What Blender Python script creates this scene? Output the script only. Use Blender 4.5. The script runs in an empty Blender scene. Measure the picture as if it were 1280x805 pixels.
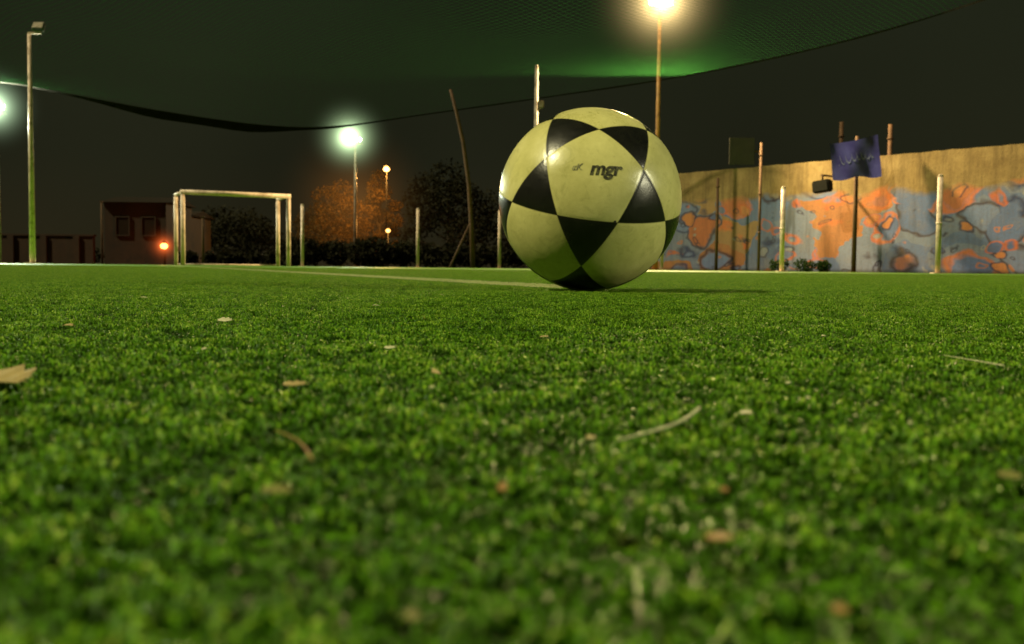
import bpy, bmesh, math, random
import numpy as np
from mathutils import Vector, Matrix, noise
random.seed(7); rng=np.random.default_rng(7)
S=bpy.context.scene; COL=S.collection
S.view_settings.view_transform='Standard'; S.view_settings.look='None'; S.view_settings.exposure=0
R=math.radians
# ------------------------------------------------ camera
F=1256.0
CAMP=Vector((0,0,0.0255))
M=Matrix.Rotation(R(90-3.09),3,'X')@Matrix.Rotation(R(0.6),3,'Z')
cd=bpy.data.cameras.new('camera'); cam=bpy.data.objects.new('camera',cd); COL.objects.link(cam)
cam.matrix_world=Matrix.Translation(CAMP)@M.to_4x4()
cd.sensor_width=36; cd.lens=36*F/1280; cd.clip_start=0.005; cd.clip_end=2000
cd.dof.use_dof=True; cd.dof.focus_distance=0.66; cd.dof.aperture_fstop=27
S.camera=cam
def W(px,py,d):
    v=M@Vector((px-640,402.5-py,-F)); v=v*(d/v.y); return CAMP+v
def GX(px,d): return W(px,335,d).x
def HZ(px,py,d): return W(px,py,d).z
# ------------------------------------------------ materials
class NT:
    def __init__(s,name):
        s.m=bpy.data.materials.new(name); s.m.use_nodes=True; s.t=s.m.node_tree; s.t.nodes.clear()
        s.out=s.n('ShaderNodeOutputMaterial')
    def n(s,typ,**k):
        x=s.t.nodes.new(typ)
        for a,b in k.items(): setattr(x,a,b)
        return x
    def l(s,a,b): s.t.links.new(a,b)
    def math(s,op,a,b=None,c=None,clamp=False):
        x=s.n('ShaderNodeMath',operation=op); x.use_clamp=clamp
        for i,v in enumerate((a,b,c)):
            if v is None: continue
            if hasattr(v,'is_linked'): s.l(v,x.inputs[i])
            else: x.inputs[i].default_value=v
        return x.outputs[0]
    def mix(s,f,a,b,blend='MIX'):
        x=s.n('ShaderNodeMix',data_type='RGBA',blend_type=blend)
        for i,v in ((0,f),(6,a),(7,b)):
            if hasattr(v,'is_linked'): s.l(v,x.inputs[i])
            elif i==0: x.inputs[i].default_value=v
            else: x.inputs[i].default_value=(*v[:3],1)
        return x.outputs[2]
    def noise(s,vec,scale,detail=3,rough=.55,dist=0):
        x=s.n('ShaderNodeTexNoise'); x.inputs['Scale'].default_value=scale; x.inputs['Detail'].default_value=detail
        x.inputs['Roughness'].default_value=rough; x.inputs['Distortion'].default_value=dist
        if vec is not None: s.l(vec,x.inputs['Vector'])
        return x
    def ramp(s,f,stops,interp='LINEAR'):
        x=s.n('ShaderNodeValToRGB'); x.color_ramp.interpolation=interp; e=x.color_ramp.elements
        while len(e)<len(stops): e.new(.5)
        for i,(p,c) in enumerate(stops):
            e[i].position=p; e[i].color=(*c[:3],1) if len(c)>2 else (c[0],c[0],c[0],1)
        s.l(f,x.inputs[0]); return x.outputs[0]
    def prin(s,col,rough=.6,spec=.4,metal=0,bump=None,bs=.3,bd=.01):
        p=s.n('ShaderNodeBsdfPrincipled')
        for k,v in (('Base Color',col),('Roughness',rough),('Specular IOR Level',spec),('Metallic',metal)):
            if hasattr(v,'is_linked'): s.l(v,p.inputs[k])
            else: p.inputs[k].default_value=(*v,1) if k=='Base Color' else v
        if bump is not None:
            b=s.n('ShaderNodeBump'); b.inputs['Strength'].default_value=bs; b.inputs['Distance'].default_value=bd
            s.l(bump,b.inputs['Height']); s.l(b.outputs[0],p.inputs['Normal'])
        return p
    def end(s,sh,sock='Surface'): s.l(sh,s.out.inputs[sock]); return s.m
def mat_mottled(name,c1,c2,scale=3,rough=.6,bs=.3,bd=.01,c3=None,s3=.5,spec=.4):
    t=NT(name); tc=t.n('ShaderNodeTexCoord').outputs['Object']
    n=t.noise(tc,scale,5,.65); col=t.ramp(n.outputs[0],[(.3,c1),(.7,c2)])
    if c3: 
        n3=t.noise(tc,s3,4,.7); col=t.mix(t.ramp(n3.outputs[0],[(.5,(0,)),(.62,(1,))]),col,c3)
    return t.end(t.prin(col,rough,spec,0,n.outputs[0],bs,bd).outputs[0])
def mat_emit(name,c,s):
    t=NT(name); e=t.n('ShaderNodeEmission'); e.inputs[0].default_value=(*c,1); e.inputs[1].default_value=s
    return t.end(e.outputs[0])
m_white=mat_mottled('weathered_white_paint',(.62,.46,.38),(.82,.63,.50),6,.5,.2,.003,(.38,.26,.18),2.5)
m_rust=mat_mottled('rusty_steel',(.045,.02,.008),(.10,.045,.018),8,.8,.5,.004)
m_galv=mat_mottled('galvanised_steel',(.20,.16,.14),(.32,.26,.21),5,.5,.2,.002,(.12,.07,.03),2)
m_polemat=mat_mottled('lamp_tinted_mast_rust_streaked',(.30,.13,.035),(.42,.20,.06),4,.5,.2,.002,(.12,.05,.02),1.2)  # orange of the warm lamplight put into the base colour, under rust patches
m_dark=mat_mottled('dark_housing',(.02,.02,.02),(.05,.045,.04),10,.5)
m_black=mat_mottled('black_lamp_pole',(.004,.004,.003),(.008,.007,.005),10,.8,spec=.1)
# ------------------------------------------------ mesh helpers
def bm_cyl(bm,p0,p1,r0,r1=None,seg=12,caps=True):
    r1=r0 if r1 is None else r1
    p0=Vector(p0);p1=Vector(p1); z=(p1-p0).normalized()
    x=z.orthogonal().normalized(); y=z.cross(x)
    a=[];b=[]
    for i in range(seg):
        t=2*math.pi*i/seg; o=x*math.cos(t)+y*math.sin(t)
        a.append(bm.verts.new(p0+o*r0)); b.append(bm.verts.new(p1+o*r1))
    for i in range(seg):
        f=bm.faces.new((a[i],a[(i+1)%seg],b[(i+1)%seg],b[i])); f.smooth=True
    if caps: bm.faces.new(a[::-1]); bm.faces.new(b)
def bm_tube(bm,pts,rads,seg=8):
    pts=[Vector(p) for p in pts]; rings=[]
    for i,p in enumerate(pts):
        d=(pts[min(i+1,len(pts)-1)]-pts[max(i-1,0)]).normalized()
        ref=Vector((0,0,1)) if abs(d.z)<.9 else Vector((1,0,0))
        x=d.cross(ref).normalized(); y=d.cross(x)
        rings.append([bm.verts.new(p+(x*math.cos(2*math.pi*k/seg)+y*math.sin(2*math.pi*k/seg))*rads[i]) for k in range(seg)])
    for i in range(len(rings)-1):
        for k in range(seg):
            f=bm.faces.new((rings[i][k],rings[i][(k+1)%seg],rings[i+1][(k+1)%seg],rings[i+1][k])); f.smooth=True
    bm.faces.new(rings[0][::-1]); bm.faces.new(rings[-1])
def bm_box(bm,c,s,rot=None,bev=0):
    r=bmesh.ops.create_cube(bm,size=1); vs=r['verts']
    mt=Matrix.Translation(Vector(c))@(rot.to_4x4() if rot else Matrix())@Matrix.Diagonal((*s,1))
    bmesh.ops.transform(bm,matrix=mt,verts=vs)
    if bev:
        es=list({e for v in vs for e in v.link_edges}); bmesh.ops.bevel(bm,geom=es,offset=bev,segments=2,affect='EDGES')
def obj(name,bm,mat,loc=(0,0,0),parent=None,rotz=0):
    me=bpy.data.meshes.new(name)
    if isinstance(bm,bpy.types.Mesh): me=bm
    else:
        bmesh.ops.recalc_face_normals(bm,faces=bm.faces[:]); bm.to_mesh(me); bm.free()
    if mat: me.materials.append(mat)
    o=bpy.data.objects.new(name,me); COL.objects.link(o); o.location=loc; o.rotation_euler[2]=rotz
    if parent: o.parent=parent
    return o
def empty(name,loc,rotz=0):
    o=bpy.data.objects.new(name,None); o.empty_display_size=.1; COL.objects.link(o); o.location=loc; o.rotation_euler[2]=rotz; return o
def tag(o,label,cat,group=None):
    o['label']=label; o['category']=cat
    if group: o['group']=group
    return o
def struct(o): o['kind']='structure'; return o
# ------------------------------------------------ turf colour shared
LA=Vector((0.10,1.40)); LB=Vector((-9.3,27.0))
def line_mask(t,pos):
    d=(LB-LA).normalized(); n=Vector((-d.y,d.x)); 
    sp=t.n('ShaderNodeSeparateXYZ'); t.l(pos,sp.inputs[0])
    def m(n,off,w):
        a=t.math('ADD',t.math('MULTIPLY',sp.outputs[0],n.x),t.math('MULTIPLY',sp.outputs[1],n.y))
        a=t.math('ABSOLUTE',t.math('SUBTRACT',a,off))
        return t.math('LESS_THAN',a,w)
    k=m(n,n.dot(LA),.055)
    al=t.math('ADD',t.math('MULTIPLY',sp.outputs[0],d.x),t.math('MULTIPLY',sp.outputs[1],d.y))
    k=t.math('MULTIPLY',k,t.math('GREATER_THAN',al,d.dot(LA)))
    n2=Vector((8.4,7.7)).normalized(); off2=n2.dot(Vector((9.5,22.5)))-4.5
    return t.math('MAXIMUM',k,t.math('MULTIPLY',m(n2,off2,.09),.5))
def turf_material(name,blade):
    t=NT(name); pos=t.n('ShaderNodeNewGeometry').outputs['Position']
    big=t.noise(pos,1.3,3,.6).outputs[0]; mid=t.noise(pos,36,4,.7).outputs[0]; fine=t.noise(pos,260,2,.6).outputs[0]
    if blade:
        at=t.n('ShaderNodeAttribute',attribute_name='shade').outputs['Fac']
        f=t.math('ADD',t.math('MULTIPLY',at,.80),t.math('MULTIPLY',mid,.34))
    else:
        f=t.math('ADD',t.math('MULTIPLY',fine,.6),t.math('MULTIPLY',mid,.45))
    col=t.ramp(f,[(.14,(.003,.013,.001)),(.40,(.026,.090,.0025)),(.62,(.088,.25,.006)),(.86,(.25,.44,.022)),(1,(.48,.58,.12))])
    col=t.mix(t.ramp(big,[(.35,(0,)),(.7,(.4,))]),col,(.14,.24,.010))
    br=t.noise(pos,55,4,.7).outputs[0]
    col=t.mix(t.ramp(br,[(.60,(0,)),(.74,(.45,))]),col,(.13,.09,.018))
    pn=t.noise(pos,90,3,.7).outputs[0]
    lm=t.math('MULTIPLY',line_mask(t,pos),t.ramp(pn,[(.3,(.35,)),(.65,(.85,))]))
    col=t.mix(lm,col,(.60,.58,.34))
    p=t.prin(col,.55,.22,0)
    if blade:
        tr=t.n('ShaderNodeBsdfTranslucent'); t.l(col,tr.inputs[0])
        mx=t.n('ShaderNodeMixShader'); mx.inputs[0].default_value=.2
        t.l(p.outputs[0],mx.inputs[1]); t.l(tr.outputs[0],mx.inputs[2]); return t.end(mx.outputs[0])
    return t.end(p.outputs[0])
def sheet(name,pts,z,mat):
    bm=bmesh.new(); bm.faces.new([bm.verts.new((x,y,z)) for x,y in pts]); o=obj(name,bm,mat); return struct(o)
Z0=-.0034
g=sheet('ground',[(-700,-200),(700,-200),(700,1100),(-700,1100)],-.02,mat_mottled('dark_earth',(.012,.014,.008),(.03,.028,.015),.6,.95))
f=sheet('playing_field',[(-22,-14),(22,-14),(22,15.3),(6.3,33),(4,39),(-22,39)],Z0,turf_material('turf_sheet',False))
P=.4; nn=196; sp=P/nn
ix,iy=np.meshgrid(np.arange(nn),np.arange(nn)); tx=(ix.ravel()+.5+rng.uniform(-.6,.6,nn*nn))*sp-P/2; ty=(iy.ravel()+.5+rng.uniform(-.6,.6,nn*nn))*sp-P/2
def vnoise(x,y,s,seed):
    r=np.random.default_rng(seed); n=int(P/s)+3; gr=r.uniform(0,1,(n+1,n+1))
    u=(x+P/2)/s; v=(y+P/2)/s; u=np.clip(u,0,n-1.001); v=np.clip(v,0,n-1.001)
    i=u.astype(int); j=v.astype(int); a=u-i; b=v-j; a=a*a*(3-2*a); b=b*b*(3-2*b)
    return gr[i,j]*(1-a)*(1-b)+gr[i+1,j]*a*(1-b)+gr[i,j+1]*(1-a)*b+gr[i+1,j+1]*a*b
hn=.62*vnoise(tx,ty,.0034,1)+.38*vnoise(tx,ty,.011,2)
hn=np.clip((hn-.25)/.5,0,1)
K=5; N=nn*nn*K
bx=np.repeat(tx,K)+rng.normal(0,.0005,N); by=np.repeat(ty,K)+rng.normal(0,.0005,N)
H=(.0005+.0025*np.repeat(hn,K))*rng.uniform(.55,1.10,N)
an=rng.uniform(0,2*math.pi,N); Ln=rng.uniform(.0004,.0018,N)
wd=rng.uniform(.00018,.00038,N); wa=an+math.pi/2+rng.normal(0,.5,N)
dx,dy=np.cos(an),np.sin(an); wx,wy=np.cos(wa)*wd,np.sin(wa)*wd
an2=an+rng.normal(0,1.0,N); L2=rng.uniform(.0005,.0014,N); dz2=rng.uniform(-.0012,.0002,N)
V=np.empty((N,5,3),np.float32)
V[:,0]=np.stack([bx-wx,by-wy,np.full(N,Z0)],1); V[:,1]=np.stack([bx+wx,by+wy,np.full(N,Z0)],1)
mx_,my_,mz_=bx+dx*Ln*.6,by+dy*Ln*.6,Z0+H
V[:,2]=np.stack([mx_+wx,my_+wy,mz_+rng.normal(0,.00015,N)],1); V[:,3]=np.stack([mx_-wx,my_-wy,mz_],1)
V[:,4]=np.stack([mx_+np.cos(an2)*L2,my_+np.sin(an2)*L2,mz_+dz2],1)
me=bpy.data.meshes.new('turf_fibres'); me.vertices.add(N*5); me.vertices.foreach_set('co',V.ravel())
me.loops.add(N*7); me.polygons.add(N*2)
b=np.arange(N)*5; L=np.stack([b,b+1,b+2,b+3,b+3,b+2,b+4],1).ravel().astype(np.int32)
me.loops.foreach_set('vertex_index',L)
ls=np.stack([np.arange(N)*7,np.arange(N)*7+4],1).ravel().astype(np.int32); me.polygons.foreach_set('loop_start',ls)
me.update(calc_edges=True); me.validate()
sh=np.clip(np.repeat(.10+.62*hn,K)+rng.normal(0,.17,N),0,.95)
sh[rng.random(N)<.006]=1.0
sv=np.repeat(sh,5).astype(np.float32).reshape(N,5); sv[:,0:2]*=.15; sv[:,4]=np.clip(sv[:,4]*1.12,0,1)  # pile shading painted into the tone: roots darker, tips lighter
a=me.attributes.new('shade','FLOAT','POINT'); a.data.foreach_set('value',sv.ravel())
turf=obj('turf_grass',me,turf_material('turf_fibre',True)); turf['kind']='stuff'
ng=bpy.data.node_groups.new('turf_tiles','GeometryNodeTree')
ng.interface.new_socket('Geometry',in_out='INPUT',socket_type='NodeSocketGeometry'); ng.interface.new_socket('Geometry',in_out='OUTPUT',socket_type='NodeSocketGeometry')
gi=ng.nodes.new('NodeGroupInput'); go=ng.nodes.new('NodeGroupOutput')
gr=ng.nodes.new('GeometryNodeMeshGrid'); NX,NY=37,34
gr.inputs['Size X'].default_value=(NX-1)*P; gr.inputs['Size Y'].default_value=(NY-1)*P; gr.inputs['Vertices X'].default_value=NX; gr.inputs['Vertices Y'].default_value=NY
tf=ng.nodes.new('GeometryNodeTransform'); tf.inputs['Translation'].default_value=(0,(NY-1)*P/2-.8,0)
ip=ng.nodes.new('GeometryNodeInstanceOnPoints'); rv=ng.nodes.new('FunctionNodeRandomValue'); rv.data_type='INT'
rv.inputs[4].default_value=0; rv.inputs[5].default_value=3
mm=ng.nodes.new('ShaderNodeMath'); mm.operation='MULTIPLY'; mm.inputs[1].default_value=math.pi/2
cx=ng.nodes.new('ShaderNodeCombineXYZ'); lk=ng.links.new
lk(gr.outputs[0],tf.inputs['Geometry']); lk(tf.outputs[0],ip.inputs['Points']); lk(gi.outputs[0],ip.inputs['Instance'])
lk(rv.outputs[2],mm.inputs[0]); lk(mm.outputs[0],cx.inputs[2]); lk(cx.outputs[0],ip.inputs['Rotation']); lk(ip.outputs[0],go.inputs[0])
md=turf.modifiers.new('tiles','NODES'); md.node_group=ng
# ------------------------------------------------ ball
RB=.11; bc=W(737,247,1.223); bc.z=RB-.0018
c=(CAMP-bc).normalized(); Mr=M@Vector((1,0,0)); r_=(Mr-c*Mr.dot(c)).normalized(); u_=c.cross(r_)
nz=(.035*r_+.257*u_+.966*c).normalized()
xa=(math.sin(R(7))*r_+math.cos(R(7))*u_); xa=(xa-nz*xa.dot(nz)).normalized(); ya=nz.cross(xa)
BR=Matrix((xa,ya,nz)).transposed()
AX=[Vector((0,0,1))]+[Vector((2/5**.5*math.cos(R(72*k)),2/5**.5*math.sin(R(72*k)),1/5**.5)) for k in range(5)]
bm=bmesh.new(); bmesh.ops.create_icosphere(bm,subdivisions=7,radius=1)
def wob(p): return noise.noise(p*3.0)*.0012+noise.noise(p*9)*.0010
for v in bm.verts:
    p=v.co.normalized(); m_=min(abs(p.dot(a)) for a in AX)
    puff=min(m_/.22,1)
    v.co=p*RB*(1-.0035*math.exp(-(m_/.010)**2)-.0012*(1-puff)**2+wob(p))
for f_ in bm.faces: f_.smooth=True
t=NT('ball_panels'); oc=t.n('ShaderNodeTexCoord').outputs['Object']; prod=None; mn=None
for a in AX:
    d=t.n('ShaderNodeVectorMath',operation='DOT_PRODUCT'); t.l(oc,d.inputs[0]); d.inputs[1].default_value=a/RB
    o_=d.outputs['Value']; prod=o_ if prod is None else t.math('MULTIPLY',prod,o_)
    ab=t.math('ABSOLUTE',o_); mn=ab if mn is None else t.math('MINIMUM',mn,ab)
isP=t.math('GREATER_THAN',prod,0.0)
n1=t.noise(oc,18,5,.7).outputs[0]; n2=t.noise(oc,160,4,.7).outputs[0]; n3=t.noise(oc,45,5,.75,1.0).outputs[0]
pale=t.ramp(n1,[(.3,(.48,.46,.16)),(.6,(.63,.60,.24)),(.8,(.70,.67,.32))])
pale=t.mix(t.ramp(n3,[(.54,(0,)),(.74,(.42,))]),pale,(.22,.23,.05))
pale=t.mix(t.ramp(n2,[(.64,(0,)),(.77,(.4,))]),pale,(.18,.17,.05))
blk=t.ramp(n3,[(.35,(.004,.004,.004)),(.75,(.012,.012,.008))])
blk=t.mix(t.ramp(n2,[(.66,(0,)),(.76,(.5,))]),blk,(.10,.10,.04))
col=t.mix(isP,blk,pale)
seam=t.math('SUBTRACT',1.0,t.math('DIVIDE',mn,.010),clamp=True)
col=t.mix(t.math('MULTIPLY',seam,.75),col,(.02,.02,.01))
rg=t.ramp(n1,[(.3,(.24,)),(.7,(.38,))])
hh=t.math('ADD',t.math('MULTIPLY',n2,.3),n3)
m_ball=t.end(t.prin(col,rg,.5,0,hh,.15,.002).outputs[0])
ball=obj('soccer_ball',bm,m_ball); ball.matrix_world=Matrix.Translation(bc)@BR.to_4x4()
tag(ball,'scuffed pale yellow and black soccer ball resting on turf','ball')
def ink(name,c1,c2,fade):
    t=NT(name); oc=t.n('ShaderNodeTexCoord').outputs['Object']; n=t.noise(oc,230,4,.7).outputs[0]
    col=t.mix(t.ramp(n,[(.42,(0,)),(.62,(fade,))]),t.ramp(n,[(.3,c1),(.7,c2)]),(.42,.42,.17))
    return t.end(t.prin(col,.5).outputs[0])
def print_on_ball(name,body,size,ox,oy,rot,off,mat,shear=.25):
    cu=bpy.data.curves.new('t','FONT'); cu.body=body; cu.size=size; cu.offset=off; cu.shear=shear; cu.align_x='CENTER'; cu.resolution_u=6
    to=bpy.data.objects.new('t',cu); COL.objects.link(to); dg=bpy.context.evaluated_depsgraph_get(); dg.update()
    me=bpy.data.meshes.new_from_object(to.evaluated_get(dg)); bpy.data.objects.remove(to)
    b2=bmesh.new(); b2.from_mesh(me)
    bmesh.ops.triangulate(b2,faces=b2.faces[:]); bmesh.ops.subdivide_edges(b2,edges=b2.edges[:],cuts=1,use_grid_fill=True)
    ca,sa=math.cos(rot),math.sin(rot)
    for v in b2.verts:
        x=v.co.x*ca-v.co.y*sa+ox; y=v.co.x*sa+v.co.y*ca+oy
        q=Vector((y,-x,0)); L_=q.length/RB
        dirv=Vector((0,0,1))*math.cos(L_)+(q.normalized()*math.sin(L_) if q.length>0 else Vector())
        v.co=dirv*(RB*(1+wob(dirv))+.0003)
    return obj(name,b2,mat,parent=ball)
print_on_ball('printed_lettering','mgr',.0215,.013,.0015,R(7),.0008,ink('worn_black_ink',(.010,.010,.007),(.03,.03,.02),.2))
print_on_ball('printed_emblem','«K',.0105,-.019,.003,R(7),.0003,ink('faded_black_ink',(.05,.05,.03),(.14,.14,.06),.85))
bm=bmesh.new(); 
vp=Vector((-.42,-.28,.86)).normalized()*RB*.999; bm_cyl(bm,vp*.998,vp*1.003,.0016,.0014,16); obj('valve',bm,m_dark,parent=ball)
# ------------------------------------------------ debris
m_leaf=mat_mottled('dry_leaf_tan',(.26,.20,.07),(.42,.33,.13),300,.7,.4,.0005)
m_leaf2=mat_mottled('dry_leaf_russet',(.20,.11,.03),(.32,.18,.05),300,.7,.4,.0005)
m_leaf3=mat_mottled('dry_leaf_olive',(.12,.13,.03),(.24,.22,.06),300,.7,.4,.0005)
m_straw=mat_mottled('bleached_straw',(.42,.42,.24),(.60,.58,.36),200,.6)
def ground_at(px,py,z=-.0008):
    v=M@Vector((px-640,402.5-py,-F)); k=-(CAMP.z-z)/v.z; return CAMP+v*k
def leaf(px,py,wpx,mat,asp=.55,label='',cat='leaf',name='dry_leaf'):
    p=ground_at(px,py,-.0004); s=wpx/F*p.y*.88
    bm=bmesh.new(); n=10; mdl=[];Lf=[];Rt=[]
    ph=random.uniform(0,6)
    for i in range(n+1):
        u=i/n; w=math.sin(math.pi*u)**.5*asp*.5*(1+.22*math.sin(u*19+ph)); y=u-.5; z=.05*math.sin(u*3+ph)
        w2=math.sin(math.pi*u)**.5*asp*.5*(1+.25*math.sin(u*14+ph*2))
        mdl.append(bm.verts.new((y*s,0,z*s*.6))); Lf.append(bm.verts.new((y*s,w*s,(z+.2*w+.05*abs(math.sin(u*9+ph)))*s))); Rt.append(bm.verts.new((y*s,-w2*s,(z+.15*w2)*s)))
    for i in range(n):
        for a_,b_ in ((Lf,mdl),(mdl,Rt)):
            bm.faces.new((a_[i],a_[i+1],b_[i+1],b_[i])).smooth=True
    bm_tube(bm,[(.48*s,0,0),(.56*s,.03*s,.0),(.64*s,.08*s,-.02*s)],[.018*s,.014*s,.008*s],5)
    o=obj(name,bm,mat,p); o.rotation_euler=(random.uniform(-.05,.35),random.uniform(-.05,.05),random.uniform(-.5,.5))
    mod=o.modifiers.new('thickness','SOLIDIFY'); mod.thickness=.02*s
    return tag(o,label,cat,'dry leaves scattered on the turf')
BL='bleached pale leaf scrap on the turf'; TN='small tan leaf scrap on the turf'; RU='crumpled russet dry leaf on the turf'
for a in [(2,474,72,m_leaf,1.3,'broad tan dry leaf lying on the turf'),(368,480,34,m_leaf,.6,'curled tan dry leaf on the turf'),
 (85,407,18,m_leaf,.6,TN),(281,400,22,m_straw,.6,BL),(487,434,16,m_straw,.5,BL),
 (933,517,19,m_straw,1.2,BL),(740,548,16,m_leaf,1.4,TN),(628,610,16,m_leaf2,1.8,'small orange leaf scrap on the turf'),
 (898,672,40,m_leaf2,.9,RU),(1050,762,24,m_leaf2,1.2,RU),(515,770,24,m_leaf3,1.4,'dull olive leaf scrap in the turf'),
 (545,466,13,m_leaf,1.6,TN),(680,421,13,m_leaf,.8,TN),(1262,594,36,m_leaf3,.6,'curled dull olive leaf in the turf'),
 (345,614,44,m_leaf3,.5,'thin dull olive leaf half sunk in the turf'),(540,484,9,m_straw,.8,BL),(1095,505,8,m_straw,.8,BL),
 (1138,528,9,m_straw,.6,BL),(985,478,8,m_straw,.7,BL),(905,612,14,m_leaf2,1,RU),(470,382,10,m_straw,.6,BL),(180,372,9,m_straw,.6,BL),(1030,420,8,m_straw,.8,BL),(255,436,8,m_straw,.8,BL),
 (1010,497,7,m_straw,1,BL),(1070,520,7,m_straw,1,BL),(1000,525,6,m_straw,1,BL),(1180,500,7,m_straw,1,BL)]:
    leaf(a[0],a[1],a[2],a[3],a[4],a[5])
def stalk(pts,r,mat,label,name='dry_stalk'):
    P3=[ground_at(x,y,.0) for x,y in pts]; o0=P3[0].copy(); n=len(P3)
    bm=bmesh.new(); pp=[]
    for i in range((n-1)*6+1):
        k=min(i//6,n-2); u=(i-k*6)/6; a0=P3[max(k-1,0)];a1=P3[k];a2=P3[k+1];a3=P3[min(k+2,n-1)]
        q=.5*((2*a1)+(-a0+a2)*u+(2*a0-5*a1+4*a2-a3)*u*u+(-a0+3*a1-3*a2+a3)*u**3)
        pp.append(q-o0)
    bm_tube(bm,pp,[r*(.35+.65*i/(len(pp)-1)) for i in range(len(pp))],7)
    o=obj(name,bm,mat,o0); return tag(o,label,'stalk')
stalk([(772,550),(800,543),(835,533),(860,521),(874,510)],.00030,m_straw,'curved bleached plant stalk lying on the turf')
stalk([(1180,444),(1215,450),(1255,457)],.00022,m_straw,'thin pale straight straw on the turf')
stalk([(345,538),(368,548),(380,558),(390,574)],.00022,m_leaf2,'short crooked brown twig on the turf','twig')
# ------------------------------------------------ goal
rg_=R(27); gp0=W(229,331,27.0)
goal=empty('football_goal',(gp0.x,gp0.y,-.003),rg_)
tag(goal,'small white tubular football goal without net','football goal')
w,hg,dp,r0=2.85,1.96,1.2,.06
def gp(name,p0,p1,r=r0):
    bm=bmesh.new(); bm_cyl(bm,p0,p1,r,seg=16); obj(name,bm,m_white,parent=goal)
gp('post',(0,0,0),(0,0,hg-r0)); gp('post',(w,0,0),(w,0,hg-r0)); gp('crossbar',(-r0,0,hg),(w+r0,0,hg),.065)
gp('rear_post',(0,dp,0),(0,dp,hg-r0),.055); gp('rear_post',(w,dp,0),(w,dp,hg-r0),.055)
gp('roof_bar',(0,.07,hg),(0,dp+.05,hg),.045); gp('roof_bar',(w,.07,hg),(w,dp+.05,hg),.045); gp('ground_bar',(0,dp+.08,.03),(w,dp+.08,.03),.02)
# ------------------------------------------------ fence posts
GRP='white posts around the pitch'
bm=bmesh.new(); bm_cyl(bm,(0,0,0),(0,0,2.16),.042,seg=14); bm_cyl(bm,(0,0,2.16),(0,0,2.2),.048,.03,seg=14); bm_box(bm,(0,0,.01),(.18,.18,.02)); bm_cyl(bm,(0,0,1.1),(0,0,1.14),.049,seg=14)
fp=obj('fence_post',bm,m_white,(GX(1172,22.5),22.5,-.003)); tag(fp,'slim white steel fence post at the pitch edge','post',GRP); fp.scale=(1.35,1.35,1)
for px,top,d in [(977,233,26.2),(827,262,33),(624,262,37),(522,260,37),(378,255,36)]:
    o=fp.copy(); COL.objects.link(o); o.location=(GX(px,d),d,-.003); o.scale=(1.4,1.4,HZ(px,top,d)/2.2)
bm=bmesh.new(); bm_cyl(bm,(0,0,0),(0,0,1.8),.05,seg=12); bm_box(bm,(0,0,1.82),(.13,.13,.03))
o=obj('bollard_post',bm,m_rust,(GX(254,38),38,-.003)); tag(o,'dull brown steel post behind the goal','post')
bm=bmesh.new(); bm_cyl(bm,(0,0,0),(0,0,2.0),.05,seg=12); bm_box(bm,(0,0,2.02),(.13,.13,.03))
o=obj('bollard_post',bm,m_rust,(GX(128,44),44,-.01)); o.scale.z=1.35; tag(o,'rusty brown post before the low wall','post')
def rpost(px,top,d,r=.05,label='tall thin rusty steel post before the painted wall'):
    h=HZ(px,top,d); bm=bmesh.new(); bm_cyl(bm,(0,0,0),(0,0,h),r,r*.85,seg=12)
    bm_box(bm,(0,0,.01),(.2,.2,.02)); 
    for k in (.3,.6,.9): bm_cyl(bm,(0,0,h*k),(0,0,h*k+.04),r*1.25,seg=12)
    o=obj('steel_post',bm,m_rust,(GX(px,d),d,-.01)); return tag(o,label,'post','rusty posts along the wall')
rpost(895,222,32.6,.055); rpost(948,178,31.3,.045) 
rpost(1047,152,32.5,.075,'rusty post rising behind the painted wall'); rpost(1108,155,31,.08,'rusty post rising behind the painted wall')
# ------------------------------------------------ masts
def mast(name,px,top,d,lampc,label,pm,watt,glass_s,heads=2,hsz=.42,rad=.09,lit=True,arm=.0):
    h=HZ(px,top,d); e=empty(name,(GX(px,d),d,-.01)); tag(e,label,'floodlight')
    bm=bmesh.new(); bm_cyl(bm,(0,0,0),(0,0,h),rad,rad*.6,seg=16); bm_box(bm,(0,0,.02),(.4,.4,.04)); obj('pole',bm,pm,parent=e)
    bm=bmesh.new(); bm_box(bm,(arm/2,0,h+.03),(max(arm,heads*hsz*1.1),.08,.06)); obj('bracket',bm,pm,parent=e)
    for i in range(heads):
        x=arm+(i-(heads-1)/2)*hsz*1.15
        rot=Matrix.Rotation(R(-35),3,'X')
        bm=bmesh.new(); bm_box(bm,(0,0,0),(hsz,.16,hsz*.8),rot,.03)
        for k in range(5): bm_box(bm,rot@Vector(((k-2)*hsz*.18,.11,0)),(.012,.07,hsz*.6),rot)
        hs=obj('lamp_housing',bm,m_dark,(x,-.05,h+.06+hsz*.4),e)
        bm=bmesh.new(); bm_box(bm,rot@Vector((0,-.09,0)),(hsz*.88,.02,hsz*.68),rot,.006)
        gm=mat_emit('lit_glass_'+name,lampc,glass_s) if lit else mat_mottled('unlit_glass',(.3,.25,.2),(.4,.34,.28),9,.2)
        obj('lamp_glass',bm,gm,(0,0,0),hs)
    if lit:
        ld=bpy.data.lights.new('lamp_light','SPOT'); ld.energy=watt; ld.color=lampc; ld.shadow_soft_size=.25; ld.spot_size=R(176); ld.spot_blend=.2
        lo=bpy.data.objects.new('lamp_light',ld); COL.objects.link(lo); lo.parent=e; lo.location=(arm,-.45,h-.05)
        lo.rotation_euler=Vector((0,1,.12)).to_track_quat('Z','Y').to_euler()
    return e,h
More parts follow.
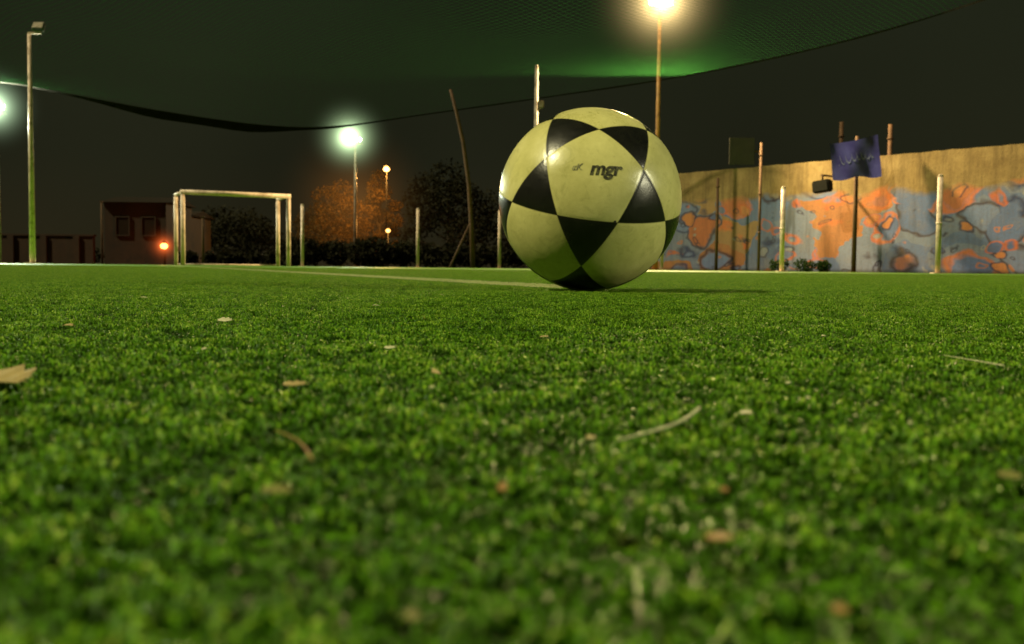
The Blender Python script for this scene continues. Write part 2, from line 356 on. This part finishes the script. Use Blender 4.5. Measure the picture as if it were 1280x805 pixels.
def added_glow(pos,rad,colr,s,core=.006,pw=2.5):  # self-emitting ball added as the halo of a lamp, scatters no light
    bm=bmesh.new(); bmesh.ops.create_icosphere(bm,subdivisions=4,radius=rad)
    t=NT('emissive_glow'); oc=t.n('ShaderNodeTexCoord').outputs['Object']; ln=t.n('ShaderNodeVectorMath',operation='LENGTH'); t.l(oc,ln.inputs[0])
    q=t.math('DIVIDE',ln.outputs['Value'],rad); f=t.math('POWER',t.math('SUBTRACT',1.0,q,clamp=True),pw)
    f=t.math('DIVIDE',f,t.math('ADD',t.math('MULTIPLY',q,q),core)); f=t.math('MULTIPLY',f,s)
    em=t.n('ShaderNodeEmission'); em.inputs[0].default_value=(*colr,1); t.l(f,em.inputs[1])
    t.end(em.outputs[0],'Volume'); o=obj('added_glow',bm,t.m,pos); struct(o)
WARM=(1,.76,.34); COOL=(.90,1,.70)
e,h=mast('floodlight_mast',819,14,32.4,WARM,'tall rust-streaked floodlight mast with blazing warm lamps',m_polemat,19000,60,2,.36)
added_glow((e.location.x,e.location.y-.5,h+.22),2.9,(1,.70,.28),.11,.0035,3)
e,h=mast('floodlight_mast',444,180,58,COOL,'distant floodlight mast with cool white lamps',m_galv,2000,60,2,.34,.1)
added_glow((e.location.x-.25,57.4,h+.3),2.9,(.70,1,.52),.10,.0035,3)
e,h=mast('floodlight_mast',-1,143,38,COOL,'floodlight mast with cool white lamps by the pitch corner',m_galv,6500,60,2,.34,.09)
added_glow((e.location.x+.15,37.4,h+.2),2.0,(.70,1,.60),.15,.0035,3)
mast('floodlight_mast',41,42,34.6,WARM,'tall pale mast with one unlit floodlight head',m_white,0,0,1,.4,.1,False,.35)
d=30; h=HZ(668,83,d); e=empty('utility_pole',(GX(668,d),d,-.01)); tag(e,'slim pale pole with small side bracket','pole')
bm=bmesh.new(); bm_cyl(bm,(0,0,0),(0,0,h),.085,.05,seg=14); bm_cyl(bm,(0,0,h),(0,0,h+.05),.06,.03,seg=14); obj('pole',bm,m_galv,parent=e)
hb=HZ(668,130,d); bm=bmesh.new(); bm_box(bm,(.14,-.02,hb),(.16,.1,.22),None,.02); bm_cyl(bm,(.0,0,hb-.25),(.16,0,hb-.05),.02,seg=8); obj('bracket',bm,m_galv,parent=e)
d=33; bs=W(591,335,d); bs.z=-.01; pts=[W(x,y,d)-bs for x,y in ((563,112),(571,142),(579,178),(586,230),(589,280))]
e=empty('leaning_pole',bs); tag(e,'bent leaning rusty pole with a side brace','pole')
bm=bmesh.new(); bm_tube(bm,[(0,0,0)]+pts[::-1],[.08,.075,.07,.065,.055,.045],10); obj('pole',bm,m_rust,parent=e)
q=W(562,334,d)-bs; q.z=0; q2=W(588,278,d)-bs; bm=bmesh.new(); bm_tube(bm,[q,(q+q2)/2,q2],[.04,.035,.03],8); obj('brace',bm,m_rust,parent=e)
# ------------------------------------------------ net overhead
far=[(-700,120,30,),(-300,70,33),(0,102,36.8),(60,112,37.2),(200,138,38),(330,156,39),(420,157,39),(560,138,37),(700,118,34.5),(850,95,32),(1000,64,27),(1130,30,24),(1230,-2,21.5),(1400,-60,18),(1700,-200,13)]
FP=[W(*q) for q in far]
FC=[]; HD=[]
for k in range(len(FP)-1):
    a0=FP[max(k-1,0)];a1=FP[k];a2=FP[k+1];a3=FP[min(k+2,len(FP)-1)]
    for i in range(6):
        u=i/6; FC.append(.5*((2*a1)+(-a0+a2)*u+(2*a0-5*a1+4*a2-a3)*u*u+(-a0+3*a1-3*a2+a3)*u**3))
        px=far[k][0]*(1-u)+far[k+1][0]*u; HD.append(.03+.32*math.exp(-((px-250)/120)**2))
FC.append(FP[-1]); HD.append(.03); nv=40
bm=bmesh.new(); uvl=bm.loops.layers.uv.new('UVMap'); grid=[]; uvs={}
for i,p in enumerate(FC):
    row=[]
    for j in range(nv+1):
        v=j/nv; y=p.y+( -6-p.y)*v; z=p.z+(6.6-p.z)*(1-(1-v)**2)+.18*math.sin(v*22+p.x*.25)*math.sin(p.x*.6+1)*min(1,v*4)-.25*math.sin(v*math.pi*3)**2*min(1,v*3)
        vt=bm.verts.new((p.x,y,z)); row.append(vt); uvs[vt]=(p.x,y)
    grid.append(row)
for i in range(len(grid)-1):
    for j in range(nv):
        f_=bm.faces.new((grid[i][j],grid[i+1][j],grid[i+1][j+1],grid[i][j+1])); f_.smooth=True
        for l_ in f_.loops: l_[uvl].uv=uvs[l_.vert]
def net_mat(name,colr,cell,th,trans):
    t=NT(name); uv=t.n('ShaderNodeTexCoord').outputs['UV']; s_=t.n('ShaderNodeSeparateXYZ'); t.l(uv,s_.inputs[0])
    def ln(a): return t.math('LESS_THAN',t.math('FRACT',t.math('DIVIDE',a,cell)),th)
    a=t.math('ADD',s_.outputs[0],s_.outputs[1]); b=t.math('SUBTRACT',s_.outputs[0],s_.outputs[1])
    al=t.math('MAXIMUM',ln(a),ln(b))
    df=t.n('ShaderNodeBsdfDiffuse'); df.inputs[0].default_value=(*colr,1); tl=t.n('ShaderNodeBsdfTranslucent'); tl.inputs[0].default_value=(*colr,1)
    mx=t.n('ShaderNodeMixShader'); mx.inputs[0].default_value=trans; t.l(df.outputs[0],mx.inputs[1]); t.l(tl.outputs[0],mx.inputs[2])
    tp=t.n('ShaderNodeBsdfTransparent'); m2=t.n('ShaderNodeMixShader'); t.l(al,m2.inputs[0]); t.l(tp.outputs[0],m2.inputs[1]); t.l(mx.outputs[0],m2.inputs[2])
    return t.end(m2.outputs[0])
ne=empty('overhead_net',(0,0,0)); tag(ne,'sagging green netting stretched over the pitch','net')
n_o=obj('netting',bm,net_mat('green_net',(.011,.060,.015),.23,.06,.55),parent=ne)
bm=bmesh.new(); prev=None
for i,p in enumerate(FC):
    dr=HD[i]*(1+.15*math.sin(i*.9)); a_=bm.verts.new(p+Vector((0,0,-.005))); b_=bm.verts.new(p+Vector((0,.12,-dr)))
    if prev:
        f_=bm.faces.new((prev[0],a_,b_,prev[1])); f_.smooth=True
    prev=(a_,b_)
obj('net_hem',bm,mat_mottled('dark_net_hem',(.006,.004,.002),(.012,.008,.005),3,.9,spec=.1),parent=ne)
# ------------------------------------------------ painted wall
A=Vector((18.5,21.2)); B=Vector((4.9,36.0)); dv=(B-A); Lw=dv.length; ang=math.atan2(dv.y,dv.x)
bm=bmesh.new(); nseg=90
def top_h(u): return 3.50+.02*noise.noise(Vector((u*2.3,0,0)))+.012*noise.noise(Vector((u*9,0,0)))-.16*(u/Lw)
vb=[]
for i in range(nseg+1):
    u=Lw*i/nseg; h=top_h(u)
    vb.append([bm.verts.new((u,0,-.05)),bm.verts.new((u,0,h)),bm.verts.new((u,-.28,h+.01)),bm.verts.new((u,-.28,-.05))])
for i in range(nseg):
    for k in range(4): bm.faces.new((vb[i][k],vb[i+1][k],vb[i+1][(k+1)%4],vb[i][(k+1)%4]))
bm.faces.new(vb[0]); bm.faces.new(vb[-1][::-1])
t=NT('graffiti_wall'); oc=t.n('ShaderNodeTexCoord').outputs['Object']; s_=t.n('ShaderNodeSeparateXYZ'); t.l(oc,s_.inputs[0]); X,Z=s_.outputs[0],s_.outputs[2]
cn=t.noise(oc,1.2,6,.7).outputs[0]; cf=t.noise(oc,14,4,.7).outputs[0]
mp=t.n('ShaderNodeMapping'); mp.inputs['Scale'].default_value=(3,3,.35); t.l(oc,mp.inputs[0]); st=t.noise(mp.outputs[0],1.4,5,.7).outputs[0]
base=t.ramp(cn,[(.3,(.12,.076,.032)),(.55,(.20,.135,.060)),(.75,(.26,.185,.090))])
base=t.mix(t.ramp(st,[(.45,(0,)),(.66,(.6,))]),base,(.06,.038,.018))
base=t.mix(t.ramp(cf,[(.55,(0,)),(.7,(.5,))]),base,(.075,.05,.025))
m3=t.n('ShaderNodeMapping'); m3.inputs['Scale'].default_value=(.8,0,1.1); t.l(oc,m3.inputs[0])
wr=t.noise(m3.outputs[0],.9,3,.5)
wv=t.n('ShaderNodeVectorMath',operation='MULTIPLY_ADD'); t.l(wr.outputs['Color'],wv.inputs[0]); wv.inputs[1].default_value=(1.2,1.2,1.2); t.l(m3.outputs[0],wv.inputs[2])
def vor(scale,off,feature='F1'):
    mo=t.n('ShaderNodeVectorMath',operation='ADD'); t.l(wv.outputs[0],mo.inputs[0]); mo.inputs[1].default_value=off
    v=t.n('ShaderNodeTexVoronoi',feature=feature); v.inputs['Scale'].default_value=scale; t.l(mo.outputs[0],v.inputs['Vector']); return v
v1=vor(.85,(0,0,0)); v2=vor(1.7,(3.3,1,7.1)); v3=vor(3.1,(1.3,4,2.1))
def sep(v):
    x=t.n('ShaderNodeSeparateColor'); t.l(v.outputs['Color'],x.inputs[0]); return x.outputs
sc,sc2,sc3=sep(v1),sep(v2),sep(v3)
def disc(v,r,soft): return t.math('DIVIDE',t.math('SUBTRACT',r,v.outputs['Distance']),soft,clamp=True)
def band(v,c_,w_): 
    return t.math('MULTIPLY',t.math('SUBTRACT',1.0,t.math('DIVIDE',t.math('ABSOLUTE',t.math('SUBTRACT',v.outputs['Distance'],c_)),w_*1.5),clamp=True),.95)
bgc=t.ramp(sc[0],[(0,(.12,.14,.22)),(.3,(.27,.11,.05)),(.45,(.13,.15,.23)),(.66,(.09,.12,.23)),(.85,(.24,.14,.07))],'CONSTANT')
fillc=t.ramp(sc[1],[(0,(.11,.14,.26)),(.4,(.31,.10,.05)),(.58,(.08,.11,.23)),(.8,(.27,.10,.08))],'CONSTANT')
gc=t.mix(disc(v1,.44,.07),bgc,fillc)
gc=t.mix(band(v1,.44,.045),gc,t.ramp(sc[2],[(0,(.02,.03,.09)),(.4,(.42,.11,.04)),(.75,(.03,.02,.035))],'CONSTANT'))
s2=t.math('GREATER_THAN',sc2[0],.3)
gc=t.mix(t.math('MULTIPLY',disc(v2,.32,.07),s2),gc,t.ramp(sc2[1],[(0,(.06,.085,.20)),(.35,(.19,.19,.23)),(.55,(.35,.13,.055)),(.8,(.10,.12,.22))],'CONSTANT'))
gc=t.mix(t.math('MULTIPLY',band(v2,.32,.05),s2),gc,t.ramp(sc2[2],[(0,(.022,.02,.05)),(.5,(.38,.09,.035))],'CONSTANT'))
s3=t.math('GREATER_THAN',sc3[0],.5)
gc=t.mix(t.math('MULTIPLY',band(v3,.22,.07),s3),gc,t.ramp(sc3[1],[(0,(.025,.025,.05)),(.4,(.36,.12,.05)),(.7,(.24,.22,.21))],'CONSTANT'))
gc=t.mix(t.ramp(cf,[(.48,(0,)),(.72,(.45,))]),gc,(.11,.075,.05))
gc=t.mix(t.ramp(cn,[(.5,(.05,)),(.74,(.4,))]),gc,base)
gc=t.mix(t.ramp(st,[(.5,(0,)),(.72,(.4,))]),gc,(.05,.038,.028))
gh=t.math('ADD',t.math('MULTIPLY',t.noise(m3.outputs[0],.8,4,.55).outputs[0],1.3),1.85)
msk=t.math('DIVIDE',t.math('SUBTRACT',gh,Z),.25,clamp=True)
col=t.mix(msk,base,gc)
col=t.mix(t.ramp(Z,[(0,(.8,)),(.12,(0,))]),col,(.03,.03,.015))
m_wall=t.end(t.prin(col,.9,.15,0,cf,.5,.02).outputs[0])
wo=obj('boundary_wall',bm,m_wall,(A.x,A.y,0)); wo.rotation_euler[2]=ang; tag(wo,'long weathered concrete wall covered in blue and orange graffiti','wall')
d=30.0; p=W(1028,233,d)
e=empty('wall_box',p,ang); tag(e,'small dark box hanging on the painted wall','box')
bm=bmesh.new(); bm_box(bm,(0,0,0),(.55,.3,.36),Matrix.Rotation(R(6),3,'Y'),.04); obj('housing',bm,m_black,parent=e)
bm=bmesh.new(); bm_cyl(bm,(0,.0,.18),(0,.0,.34),.03,seg=8); bm_box(bm,(0,-.25,.33),(.06,.6,.05)); obj('bracket',bm,m_rust,parent=e)
d=31.2; p=W(927,206,d); p2=W(927,172,d); hh_=p2.z-p.z
e=empty('sign_panel',(p.x,d,p.z)); tag(e,'dim grey sign board fixed beside a post','sign')
bm=bmesh.new(); bm_box(bm,(0,0,hh_/2),(.78,.04,hh_),None,.01); obj('board',bm,mat_mottled('dull_sign',(.020,.018,.013),(.034,.030,.020),4,.7),parent=e)
bm=bmesh.new(); bm_box(bm,(.3,.035,hh_/2),(.5,.03,.05)); obj('bracket',bm,m_rust,parent=e)
d=29.3; bx0=GX(1067,d); e=empty('banner_flag',(bx0,d,-.01)); tag(e,'blue cloth banner with pale script on a rusty pole','flag')
hp=HZ(1067,170,d); bm=bmesh.new(); bm_cyl(bm,(0,0,0),(0,0,hp),.07,.055,seg=12); bm_box(bm,(0,0,.01),(.25,.25,.02)); obj('pole',bm,m_rust,parent=e)
cw=[W(1035,180,d),W(1096,168,d),W(1099,220,d),W(1040,225,d)]; cw=[Vector((q.x-bx0,0,q.z)) for q in cw]
def cloth(u,v):
    q=(cw[0]*(1-u)+cw[1]*u)*(1-v)+(cw[3]*(1-u)+cw[2]*u)*v
    return q+Vector((0,-.16+.05*math.sin(u*8+v*2)+.03*math.sin(u*15-v*5),-.05*math.sin(u*math.pi)*(1-v)-.04*math.sin(u*9)*v))
bm=bmesh.new(); g_=[[bm.verts.new(cloth(i/24,j/16)) for j in range(17)] for i in range(25)]
for i in range(24):
    for j in range(16): bm.faces.new((g_[i][j],g_[i+1][j],g_[i+1][j+1],g_[i][j+1])).smooth=True
cl=obj('cloth',bm,mat_mottled('blue_cloth',(.07,.055,.32),(.11,.09,.44),5,.8),parent=e)
bm=bmesh.new(); q=[]
for i in range(90):
    s=i/89; u=.14+.72*s+.018*math.sin(s*44); v=.47+.10*math.sin(s*44+1.5)*(1.3-.6*s)-.03*s; q.append(cloth(u,v)+Vector((0,-.02,0)))
prev=None
for a_ in q:
    x1=bm.verts.new(a_+Vector((0,0,.018))); x2=bm.verts.new(a_-Vector((0,0,.018)))
    if prev: bm.faces.new((prev[0],x1,x2,prev[1]))
    prev=(x1,x2)
obj('script_lettering',bm,mat_mottled('pale_print',(.25,.24,.50),(.36,.34,.58),5,.8),parent=e)
# ------------------------------------------------ vegetation
def leafmat(name,c1,c2):
    t=NT(name); g_=t.n('ShaderNodeNewGeometry'); rr=g_.outputs['Random Per Island']; n=t.noise(g_.outputs['Position'],.9,3,.6).outputs[0]
    f_=t.math('ADD',t.math('MULTIPLY',rr,.35),t.math('MULTIPLY',n,.65)); col=t.ramp(f_,[(.25,c1),(.75,c2)])
    p=t.prin(col,.8,.1); tr=t.n('ShaderNodeBsdfTranslucent'); t.l(col,tr.inputs[0]); mx=t.n('ShaderNodeMixShader'); mx.inputs[0].default_value=.3
    t.l(p.outputs[0],mx.inputs[1]); t.l(tr.outputs[0],mx.inputs[2]); return t.end(mx.outputs[0])
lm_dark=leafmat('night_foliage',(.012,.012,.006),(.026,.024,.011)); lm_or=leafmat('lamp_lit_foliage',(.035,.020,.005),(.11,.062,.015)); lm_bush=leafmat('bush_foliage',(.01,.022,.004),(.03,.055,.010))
bark=mat_mottled('dark_bark',(.02,.014,.008),(.05,.035,.02),5,.9)
def leaves_mesh(blobs,n,ls,seed):
    r=np.random.default_rng(seed); vs=[];fs=[]
    wts=np.array([b_[3]**2 for b_ in blobs]); ch=r.choice(len(blobs),n,p=wts/wts.sum())
    for i in range(n):
        x,y,z,rd,sq=blobs[ch[i]]; dvv=r.normal(size=3); dvv/=np.linalg.norm(dvv); k=rd*(r.uniform(.25,1.08)**.6)
        c0=np.array([x,y,z])+dvv*k*np.array([1,1,sq]); a1=r.normal(size=3); a1/=np.linalg.norm(a1); a2=np.cross(a1,r.normal(size=3)); a2/=np.linalg.norm(a2)
        s=ls*r.uniform(.6,1.4); b0=len(vs); vs+= [c0-a1*s,c0+a2*s*.5,c0+a1*s,c0-a2*s*.5]; fs.append((b0,b0+1,b0+2,b0+3))
    me=bpy.data.meshes.new('crown'); me.from_pydata([tuple(v) for v in vs],[],fs); return me
def tree(px,top,d,wpx,lm,label,n=2600,ls=.16,seed=1,tf=.35):
    h=HZ(px,top,d); wd=wpx/F*d/2; e=empty('tree',(GX(px,d),d,-.02)); tag(e,label,'tree'); r=random.Random(seed)
    bm=bmesh.new(); bm_tube(bm,[(0,0,0),(.05,0,h*.25),(-.05,.05,h*.5),(.05,0,h*.8)],[h*.028,h*.022,h*.016,h*.006],10)
    blobs=[]
    for k in range(13):
        a_=k*2.4+r.uniform(-.4,.4); zz=h*(tf+ (1-tf)*(.1+.72*(k/13))); rr=wd*r.uniform(.45,.8)*(1.05-.6*(k/13)**1.5)
        c0=(math.cos(a_)*rr,math.sin(a_)*rr,zz); blobs.append((*c0,wd*r.uniform(.26,.44),r.uniform(.6,.85)))
        bm_tube(bm,[(0,0,zz*.62),(c0[0]*.5,c0[1]*.5,zz*.82),c0],[h*.011,h*.007,h*.003],6)
    obj('trunk',bm,bark,parent=e); blobs.append((0,0,h*.88,wd*.35,.8))
    obj('crown',leaves_mesh(blobs,n,ls,seed),lm,parent=e); return e
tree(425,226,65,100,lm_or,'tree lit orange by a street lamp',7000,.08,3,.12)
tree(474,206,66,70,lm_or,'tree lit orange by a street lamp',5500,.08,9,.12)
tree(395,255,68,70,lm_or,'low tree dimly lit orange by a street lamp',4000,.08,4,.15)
tree(560,205,80,150,lm_dark,'tall dark leafy tree in the night',6500,.16,5,.15)
tree(300,268,80,150,lm_dark,'dark leafy tree behind the goal',4500,.16,8,.15)
def hedge(x0,x1,d,h,dep,n,seed,label,lm=lm_dark,name='hedge',ls=.1):
    L_=x1-x0; r=random.Random(seed); bl=[]
    k=max(3,int(L_/.6))
    for i in range(k): bl.append((L_*(i+.5)/k+r.uniform(-.2,.2),r.uniform(-dep,dep)*.3,h*.5,h*r.uniform(.42,.62),.95))
    o=obj(name,leaves_mesh(bl,n,ls,seed),lm,(x0,d,0)); o.data.name=name
    return tag(o,label,'hedge' if name=='hedge' else 'bush')
hedge(GX(362,42),GX(515,42),42,1.15,.8,5000,1,'low dark clipped hedge along the pitch end')
hedge(GX(515,42),GX(850,42),42,1.0,.8,7000,2,'low dark clipped hedge along the pitch end')
hedge(GX(-200,52),GX(215,52),52,.9,.8,6000,3,'ragged dark hedge below the low wall')
hedge(GX(215,44),GX(362,44),44,.6,.8,4000,6,'low dark clipped hedge along the pitch end')
hedge(GX(968,27.5),GX(1000,27.5),27.5,.36,.3,900,4,'small scrubby bush at the foot of the wall',lm_bush,'bush',.035)
hedge(GX(1003,27.3),GX(1042,27.3),27.3,.30,.3,900,5,'small scrubby bush at the foot of the wall',lm_bush,'bush',.035)
# ------------------------------------------------ buildings left
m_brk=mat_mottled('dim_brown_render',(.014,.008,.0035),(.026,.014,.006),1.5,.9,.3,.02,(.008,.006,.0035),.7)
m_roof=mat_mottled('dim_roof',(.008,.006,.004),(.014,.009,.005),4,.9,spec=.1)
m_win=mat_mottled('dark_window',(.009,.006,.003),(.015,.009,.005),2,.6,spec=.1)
def hut(px0,px1,top,d,label,dep=4):
    x0,x1=GX(px0,d),GX(px1,d); w_=x1-x0; h=HZ((px0+px1)/2,top,d)*.9; e=empty('brick_hut',(x0,d,-.02)); tag(e,label,'building')
    bm=bmesh.new(); bm_box(bm,(w_/2,dep/2,h/2),(w_,dep,h)); obj('wall',bm,m_brk,parent=e)
    bm=bmesh.new(); v=[bm.verts.new(q) for q in ((-.2,-.25,h+.003),(w_+.2,-.25,h+.003),(w_+.2,dep+.2,h+.003),(-.2,dep+.2,h+.003),(-.2,dep/2,h*1.13),(w_+.2,dep/2,h*1.13))]
    for q in ((0,1,5,4),(2,3,4,5),(0,4,3),(1,2,5),(0,3,2,1)): bm.faces.new([v[i] for i in q])
    obj('roof',bm,m_roof,parent=e)
    for k in range(2):
        xc=w_*(.3+.42*k); bm=bmesh.new(); bm_box(bm,(xc,-.02,h*.62),(w_*.2,.04,h*.28)); wn=obj('window',bm,m_win,parent=e)
        bm=bmesh.new(); 
        for s in (-1,1): bm_box(bm,(xc+s*(w_*.1+.03),-.04,h*.62),(.06,.08,h*.28+.12)); bm_box(bm,(xc,-.045,h*.62+s*(h*.14+.03)),(w_*.2+.0,.07,.06))
        obj('frame',bm,m_brk,parent=wn)
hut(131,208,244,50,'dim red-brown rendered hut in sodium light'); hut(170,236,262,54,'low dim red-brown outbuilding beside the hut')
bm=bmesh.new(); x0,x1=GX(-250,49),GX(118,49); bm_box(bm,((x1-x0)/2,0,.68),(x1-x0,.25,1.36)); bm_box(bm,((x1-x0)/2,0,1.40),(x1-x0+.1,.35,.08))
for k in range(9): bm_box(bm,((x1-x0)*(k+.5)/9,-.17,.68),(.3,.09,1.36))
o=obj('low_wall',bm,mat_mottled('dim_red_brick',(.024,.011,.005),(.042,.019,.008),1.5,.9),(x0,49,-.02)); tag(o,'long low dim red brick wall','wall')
def small_lamp(px,py,d,c_,s,w_,label,rad=.12):
    p=W(px,py,d); e=empty('street_lamp',(p.x,d,-.02)); tag(e,label,'street lamp')
    bm=bmesh.new(); bm_cyl(bm,(0,.1,0),(0,.1,p.z+.1),.035,.025,seg=10); bm_tube(bm,[(0,.1,p.z+.1),(0,.05,p.z+rad+.12),(0,0,p.z+rad+.06)],[.025,.025,.025],8); obj('pole',bm,m_black,parent=e)
    bm=bmesh.new(); bmesh.ops.create_uvsphere(bm,u_segments=16,v_segments=10,radius=rad); 
    for v in bm.verts: v.co.z=v.co.z*.8+p.z
    obj('lamp_globe',bm,mat_emit('lamp_globe_light',c_,s),parent=e)
    bm=bmesh.new(); bm_cyl(bm,(0,0,p.z+rad*.75),(0,0,p.z+rad+.08),rad*.9,rad*.3,seg=14); obj('lamp_shade',bm,m_black,parent=e)
    ld=bpy.data.lights.new('lamp_light','POINT'); ld.energy=w_; ld.color=c_; ld.shadow_soft_size=.1; lo=bpy.data.objects.new('lamp_light',ld); COL.objects.link(lo); lo.parent=e; lo.location=(0,-rad-.15,p.z-.1)
    return p
SOD=(1,.45,.10)
p=small_lamp(483,211,62,SOD,12,3200,'street lamp with an orange globe above the trees',.19)
p=small_lamp(485,288,60,SOD,7,600,'low lamp with an orange globe among the trees',.13)
added_glow(W(445,252,63),5.4,(1,.40,.08),.008,.25,1.5)  # faint orange glow added around the trees, pure emission
p=small_lamp(205,307,48,(1,.20,.04),14,160,'small lamp glowing red before the hut',.17); added_glow(p,1.2,(1,.16,.03),.12)
# ------------------------------------------------ world + lights
wd_=bpy.data.worlds.new('World'); S.world=wd_; wd_.use_nodes=True; nt=wd_.node_tree; nt.nodes.clear()
out=nt.nodes.new('ShaderNodeOutputWorld'); bg=nt.nodes.new('ShaderNodeBackground'); tc=nt.nodes.new('ShaderNodeTexCoord'); sx=nt.nodes.new('ShaderNodeSeparateXYZ'); rp=nt.nodes.new('ShaderNodeValToRGB')
nt.links.new(tc.outputs['Generated'],sx.inputs[0]); nt.links.new(sx.outputs[2],rp.inputs[0]); 
e_=rp.color_ramp.elements; e_.new(.12); e_.new(.3)
for i,(p_,c_) in enumerate([(0,(.018,.0145,.0065)),(.10,(.0135,.014,.007)),(.28,(.013,.016,.008)),(1,(.024,.030,.012))]): e_[i].position=p_; e_[i].color=(*c_,1)
nz_=nt.nodes.new('ShaderNodeTexNoise'); nz_.inputs['Scale'].default_value=2.5; nt.links.new(tc.outputs['Generated'],nz_.inputs['Vector'])
mr=nt.nodes.new('ShaderNodeMapRange'); mr.inputs[3].default_value=.45; mr.inputs[4].default_value=1.55; nt.links.new(nz_.outputs[0],mr.inputs[0])
nt.links.new(rp.outputs[0],bg.inputs[0]); nt.links.new(mr.outputs[0],bg.inputs[1]); nt.links.new(bg.outputs[0],out.inputs[0])
sd=bpy.data.lights.new('sun','SUN'); sd.energy=3.9; sd.angle=R(2.0); sd.color=(1,.90,.50); so=bpy.data.objects.new('sun',sd); COL.objects.link(so)
toL=Vector((-.90,-.32,.98)).normalized(); so.rotation_euler=toL.to_track_quat('Z','Y').to_euler()
al=bpy.data.lights.new('floodlight','SPOT'); al.energy=2300; al.shadow_soft_size=.12; al.spot_size=R(60); al.spot_blend=.8; al.color=(1,.95,.6); fill_spot=bpy.data.objects.new('floodlight',al); COL.objects.link(fill_spot)  # off-screen spot added to fill the ball's right side, no mast carries it
fill_spot.location=(9,-2.4,3.2); fill_spot.rotation_euler=(Vector(fill_spot.location)-Vector((.3,1.8,0))).to_track_quat('Z','Y').to_euler()
